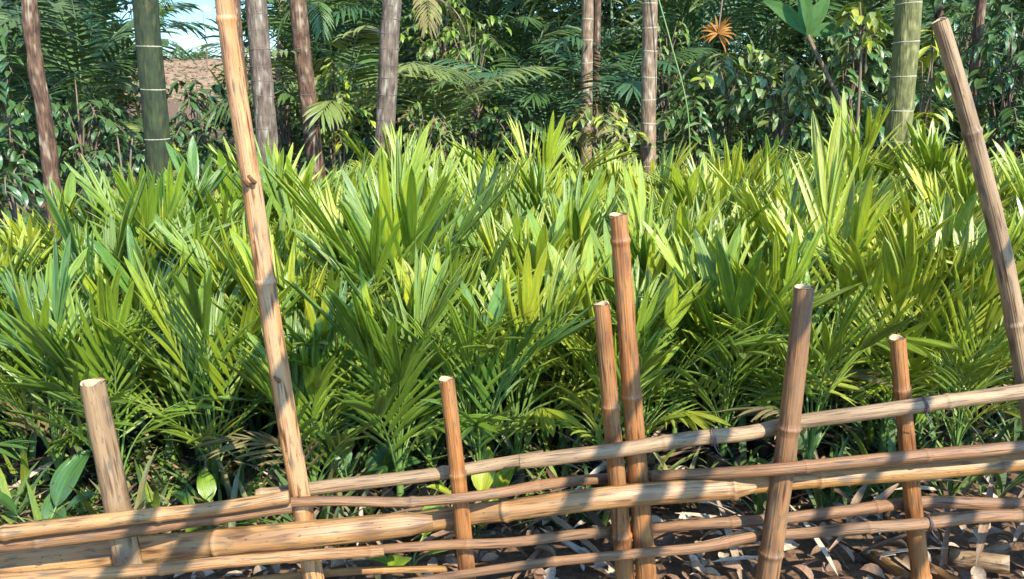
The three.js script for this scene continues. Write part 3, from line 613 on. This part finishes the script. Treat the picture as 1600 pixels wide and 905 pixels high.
// ---------------------------------------------------------------- leafy shrubs
const shrubLeaf = [0, 1, 2].map((i) => blade(V(0, 0, 0), V(0, 0.1, 1), V(0, 1, 0), 0.165 + 0.02 * i, 0.074, { nl: 5, sag: 1.0 + 0.3 * i, fold: 0.22, peak: 0.42, twist: (i - 1) * 0.4 }));
function shrub(px, py, d, W, H, n, mats, label, o = {}) {
  // centre of the leafy body as seen; stems grow from the soil
  const c = at(px, py, d), foot = V(c.x, 0, c.z); const g = thing(o.name ?? 'leafy_shrub', label, 'shrub', foot, 'leafy shrubs behind the bed');
  n = Math.min(290, Math.round(n * 1.25));
  const nb = o.branches ?? Math.max(5, Math.round(n / 14)), per = Math.ceil(n / nb / 2), ls = (o.ls ?? 1) * 0.86;
  for (let b = 0; b < nb; b++) {
    const az = b * 2.4 + rr(-0.4, 0.4), q = (b + 0.5) / nb;
    const hh = c.y + (q - 0.5) * H + rr(-0.08, 0.08), rad_ = W / 2 * rr(0.6, 1.05) * Math.sqrt(Math.max(0.15, 1 - Math.pow(q * 2 - 1, 2) * 0.7));
    const root = V(rr(-0.05, 0.05), Math.max(0.0, Math.min(hh - 0.25, c.y - H * 0.5)), rr(-0.05, 0.05)), tip = V(Math.sin(az) * rad_, hh - 0.06, Math.cos(az) * rad_), midp = V(tip.x * 0.5, hh + 0.06, tip.z * 0.5);
    const cv = new THREE.CatmullRomCurve3([root, midp, tip]);
    part('branch', tubeGeo([root, midp, tip], (t) => lerp(0.009, 0.003, t), 6, 5), twigMat, g);
    for (let k = 0; k < per; k++) {
      const t = lerp(0.3, 1, (k + 0.5) / per), p = cv.getPoint(t);
      for (const sd of [-1, 1]) { const m = part('leaf', pick(shrubLeaf), pick(mats), g); m.position.copy(p); m.rotation.set(rr(0.0, 0.9), az + sd * rr(0.7, 1.5), rr(-0.3, 0.3), 'YXZ'); m.scale.set(ls * rr(0.55, 1.1), ls, ls * rr(0.6, 1.2)); }
    }
  }
  part('stem', tubeGeo([V(0, -0.05, 0), V(0.02, c.y * 0.4, 0.02), V(0, Math.max(0.1, c.y - H * 0.45), 0)], (t) => lerp(0.018, 0.01, t), 5, 6), twigMat, g);
  return g;
}
const GY = [LEAF.gloss, LEAF.olive, LEAF.sage, LEAF.forest];
const YG = [LEAF.fresh, LEAF.lime, LEAF.mid, LEAF.olive], GL = [LEAF.gloss, LEAF.gloss, LEAF.forest], MG = [LEAF.mid, LEAF.forest, LEAF.deep], OL = [LEAF.olive, LEAF.forest, LEAF.mid];
shrub(1140, 130, 8.0, 1.0, 0.55, 230, [LEAF.olive, LEAF.sage, LEAF.olive, LEAF.fresh, LEAF.forest], 'yellow green shrub with drooping leaves below the orange dry frond', { ls: 0.95 });
shrub(1220, 165, 7.4, 0.9, 0.6, 200, [LEAF.sage, LEAF.olive, LEAF.gloss, LEAF.forest], 'green and pale glossy shrub left of the leaning pale stick', { ls: 1.0 });
shrub(1085, 190, 7.8, 0.8, 0.5, 170, [LEAF.gloss, LEAF.sage, LEAF.forest], 'low glossy shrub right of the tan ringed trunk', { ls: 0.95 });
shrub(1330, 130, 7.6, 0.7, 0.9, 240, GY, 'glossy shrub between the leaning pale stick and the stout green trunk', { ls: 1.05 });
shrub(1350, 35, 7.0, 0.4, 0.3, 50, [LEAF.fresh, LEAF.yellow, LEAF.olive], 'bright yellow leaved twig group left of the stout green trunk', { ls: 1.0 });
shrub(1450, 120, 6.9, 0.4, 0.7, 80, [LEAF.lime, LEAF.yellow, LEAF.olive, LEAF.gloss], 'yellow leaved shrub behind the stout green trunk', { ls: 1.1 });
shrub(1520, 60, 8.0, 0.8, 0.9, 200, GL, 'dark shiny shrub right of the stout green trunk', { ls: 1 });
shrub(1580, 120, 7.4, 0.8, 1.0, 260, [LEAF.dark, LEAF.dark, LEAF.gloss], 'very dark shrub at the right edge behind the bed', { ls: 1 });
shrub(940, 205, 7.5, 0.85, 0.35, 170, [LEAF.olive, LEAF.lime, LEAF.olive, LEAF.dry], 'low yellowish brown shrub at the foot of the slim pale ringed trunk', { ls: 0.75 });
shrub(740, 110, 9.2, 1.2, 1.0, 290, [LEAF.mid, LEAF.deep, LEAF.forest], 'rounded green bush in the middle behind the bed', { ls: 0.8 });
shrub(690, 45, 10, 1.2, 0.7, 220, OL, 'olive bush high behind the knobbly grey trunk', { ls: 0.8 });
shrub(525, 165, 7.2, 0.6, 0.5, 160, [LEAF.olive, LEAF.lime, LEAF.mid], 'small yellow green bush between the dark brown and knobbly trunks', { ls: 0.65 });
shrub(670, 215, 7.3, 0.7, 0.35, 120, [LEAF.olive, LEAF.dry, LEAF.forest], 'low brownish shrub at the foot of the knobbly grey trunk', { ls: 0.6 });
shrub(800, 215, 7.9, 0.9, 0.45, 170, [LEAF.dark, LEAF.forest], 'low dark shrub left of the low yellowish brown shrub', { ls: 0.8 });
shrub(1040, 110, 9.5, 0.9, 0.9, 220, OL, 'fine leaved olive bush behind the tan ringed trunk', { ls: 0.6 });
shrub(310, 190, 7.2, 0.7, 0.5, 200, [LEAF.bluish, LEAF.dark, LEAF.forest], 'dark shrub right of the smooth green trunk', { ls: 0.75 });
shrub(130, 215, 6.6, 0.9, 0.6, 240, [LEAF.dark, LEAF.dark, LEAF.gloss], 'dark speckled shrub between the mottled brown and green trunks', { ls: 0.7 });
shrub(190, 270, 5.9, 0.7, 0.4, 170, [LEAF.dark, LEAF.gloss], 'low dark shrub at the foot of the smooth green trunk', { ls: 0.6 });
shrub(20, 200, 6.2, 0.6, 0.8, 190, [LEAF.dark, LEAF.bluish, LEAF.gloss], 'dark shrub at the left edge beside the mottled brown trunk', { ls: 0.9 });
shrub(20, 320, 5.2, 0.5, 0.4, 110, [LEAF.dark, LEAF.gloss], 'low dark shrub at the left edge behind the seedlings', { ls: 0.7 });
shrub(440, 180, 7.6, 0.5, 0.5, 110, [LEAF.olive, LEAF.forest], 'small bush between the thick grey and dark brown trunks', { ls: 0.7 });

// banana-like plant with broad leaves on a leaning pale stick
{
  const d = 7.2, top = at(1262, 55, d), low = at(1322, 178, d), dir = top.clone().sub(low).normalize(); const foot = low.clone().addScaledVector(dir, -low.y / dir.y);
  const g = thing('banana_plant', 'leaning pale stick stem with broad dark green leaves at its top, right of centre', 'banana plant', foot);
  part('stem', tubeGeo([V(0, -0.05, 0), low.clone().sub(foot), top.clone().sub(foot)], (t) => lerp(0.024, 0.016, t), 10, 8, true, 0.6), BARK.tan, g);
  for (const [dx, dy, dz, len, w, sg] of [[-0.8, 0.75, 0.0, 0.45, 0.13, 0.5], [0.6, 0.2, -0.1, 0.34, 0.12, 0.9], [-0.1, 1, -0.3, 0.4, 0.12, 0.3], [0.4, 0.8, -0.3, 0.4, 0.12, 0.6]])
    part('leaf', blade(top.clone().sub(foot), V(dx, dy, dz), V(0, 0.5, 1), len, w, { nl: 10, pleats: 3, depth: 0.1, sag: sg, fold: 0.3, peak: 0.45 }), LEAF.mattleaf, g);
}
// thin green cord / liana stretched down from the tan trunk
{
  const a = at(1018, -40, 7.5), b = at(1075, 178, 7.3);
  solo('liana', tubeGeo([a, a.clone().lerp(b, 0.5).add(V(0.015, -0.01, 0)), b, V(b.x + 0.05, 0, b.z)], () => 0.006, 24, 6), stemMat, 'thin green liana stretched down beside the tan ringed trunk', 'liana');
}

// ---------------------------------------------------------------- undergrowth and the wood behind
const clump = (() => {
  const gs = []; for (let i = 0; i < 6; i++) { const az = i * 2.4, e = rr(-0.5, 0.8); gs.push(blade(V(0, 0, 0), V(Math.sin(az) * Math.cos(e), Math.sin(e), Math.cos(az) * Math.cos(e)), V(0, 1, 0.1), rr(0.7, 1.1), rr(0.26, 0.4), { nl: 3, sag: 0.9, fold: 0.25, peak: 0.42 })); } return mergeGeometries(gs);
})();
const palmClump = (() => {
  const gs = []; for (let i = 0; i < 9; i++) { const az = i * 0.7 - 2.8; gs.push(blade(V(0, 0, 0), V(Math.sin(az), 0.3 + 0.5 * Math.cos(az), 0.3), V(0, 0.3, 1), rr(0.8, 1.2), 0.075, { nl: 4, sag: 1.2, fold: 0.3 })); } return mergeGeometries(gs);
})();
const stuffMat = leafMat(1, 1, 1, { tr: 0.25, rough: 0.4 });
const inGap = (x, d) => { const s = x / d; return (s > -0.405 && s < -0.315) || (s > -0.275 && s < -0.25); };
const greens = [col(0.06, 0.11, 0.03), col(0.1, 0.16, 0.04), col(0.045, 0.09, 0.04), col(0.17, 0.23, 0.06), col(0.07, 0.13, 0.05), col(0.22, 0.25, 0.08)];
{
  const L = [];
  for (let i = 0; i < 5200; i++) {
    const d = rr(4.4, 11.5), x = rr(-0.72, 0.72) * d, px = 800 + x / d * FPX * 0.97;
    if (d < zBack(px) + 0.15) continue;
    const h = 0.45 * (0.5 + fbm(x * 0.9, d * 0.9, 3)); if (h < 0.02) continue;
    L.push({ x, y: rr(0.02, Math.max(0.08, h)), z: -d, rx: rr(-0.4, 0.4), ry: rr(0, 6.28), rz: rr(-0.4, 0.4), s: rr(0.05, 0.11), c: pick(greens) });
  }
  instanced('undergrowth', clump, stuffMat, L, 'low dark leafy undergrowth between bed and palms', 'undergrowth');
}
{
  const L = [], Pm = [];
  for (let i = 0; i < 30000; i++) {
    const d = rr(10.5, 17), x = rr(-0.8, 0.85) * d; if (inGap(x, d)) continue;
    const y = Math.pow(rnd(), 1.25) * 6.5;
    const n = fbm(x * 0.55, y * 0.7, d * 0.5); if (n < -0.12 || (y > 4.5 && n < 0.1)) continue;
    const it = { x, y, z: -d, rx: rr(-0.6, 0.6), ry: rr(0, 6.28), rz: rr(-0.6, 0.6), c: pick(greens).clone().multiplyScalar(0.75 + 0.5 * rnd()) };
    if (rnd() < 0.68) { it.s = rr(0.09, 0.2); L.push(it); } else { it.s = rr(0.25, 0.5); it.rx *= 0.4; Pm.push(it); }
  }
  instanced('wood', clump, stuffMat, L, 'dense shaded leaves of the wood closing the view behind the palms', 'wood');
  instanced('wood', palmClump, stuffMat, Pm, 'mass of dark palm leaflets deep in the wood behind the palms', 'wood');
  const B = [];
  for (let i = 0; i < 16000; i++) { const d = rr(17, 22), x = rr(-0.85, 0.9) * d; const s = x / d; if (s > -0.43 && s < -0.245) continue; B.push({ x, y: rnd() * 6, z: -d, rx: rr(-0.6, 0.6), ry: rr(0, 6.28), rz: rr(-0.6, 0.6), s: rr(0.25, 0.5), c: pick(greens) }); }
  instanced('wood', clump, stuffMat, B, 'farthest dark foliage of the wood', 'wood');
}
{
  const L = [], dryg = [col(0.3, 0.22, 0.12), col(0.17, 0.2, 0.08), col(0.14, 0.17, 0.06), col(0.34, 0.27, 0.16)];
  for (let i = 0; i < 2600; i++) { const d = rr(24, 80), x = rr(-0.46, -0.22) * d; L.push({ x, y: (d < 32 ? -0.35 : slopeY(x, -d)) + 0.05, z: -d, rx: rr(-0.3, 0.3), ry: rr(0, 6.28), rz: rr(-0.3, 0.3), s: rr(0.08, 0.3), c: pick(dryg) }); }
  instanced('dry_scrub', clump, litterMat, L, 'dry scrub covering the brown hillside', 'scrub');
}
// shrubs on the far ridge and a bare thin tree against the sky
for (let i = 0; i < 9; i++) {
  const d = rr(70, 80), x = lerp(-0.40, -0.31, (i + 0.5) / 9) * d + rr(-0.8, 0.8), y = slopeY(x, -d), k = rr(0.5, 1.1);
  const gs = []; for (let j = 0; j < 60; j++) { const g = clump.clone(); g.rotateY(rr(0, 6)); g.rotateX(rr(-0.6, 0.6)); g.scale(0.22, 0.22, 0.22); const a = rr(0, 6.28), r = Math.sqrt(rnd()) * k; g.translate(Math.cos(a) * r, rr(0.1, 0.9) * k * (1.1 - r / k * 0.5), Math.sin(a) * r); gs.push(g); }
  const t = thing('ridge_bush', 'small dark bush on the crest of the dry hillside in the sky gap', 'bush', V(x, y, -d), 'bushes along the hillside crest');
  part('foliage', mergeGeometries(gs), LEAF.forest, t);
}
{
  const d = 60, b = at(322, 88, d); b.y = slopeY(b.x, -d); const top = at(316, 18, d).sub(b);
  const g = thing('bare_tree', 'thin bare leafless tree against the sky in the gap', 'tree', b);
  part('trunk', tubeGeo([V(0, -0.3, 0), top.clone().multiplyScalar(0.5).add(V(0.08, 0, 0)), top], (t) => lerp(0.05, 0.02, t), 10, 6), twigMat, g);
  for (let i = 0; i < 4; i++) { const p = top.clone().multiplyScalar(0.55 + 0.12 * i); part('branch', tubeGeo([p, p.clone().add(V((i % 2 ? 1 : -1) * 0.18, 0.25, 0))], () => 0.012, 2, 5), twigMat, g); }
}
renderer.render(scene, camera);
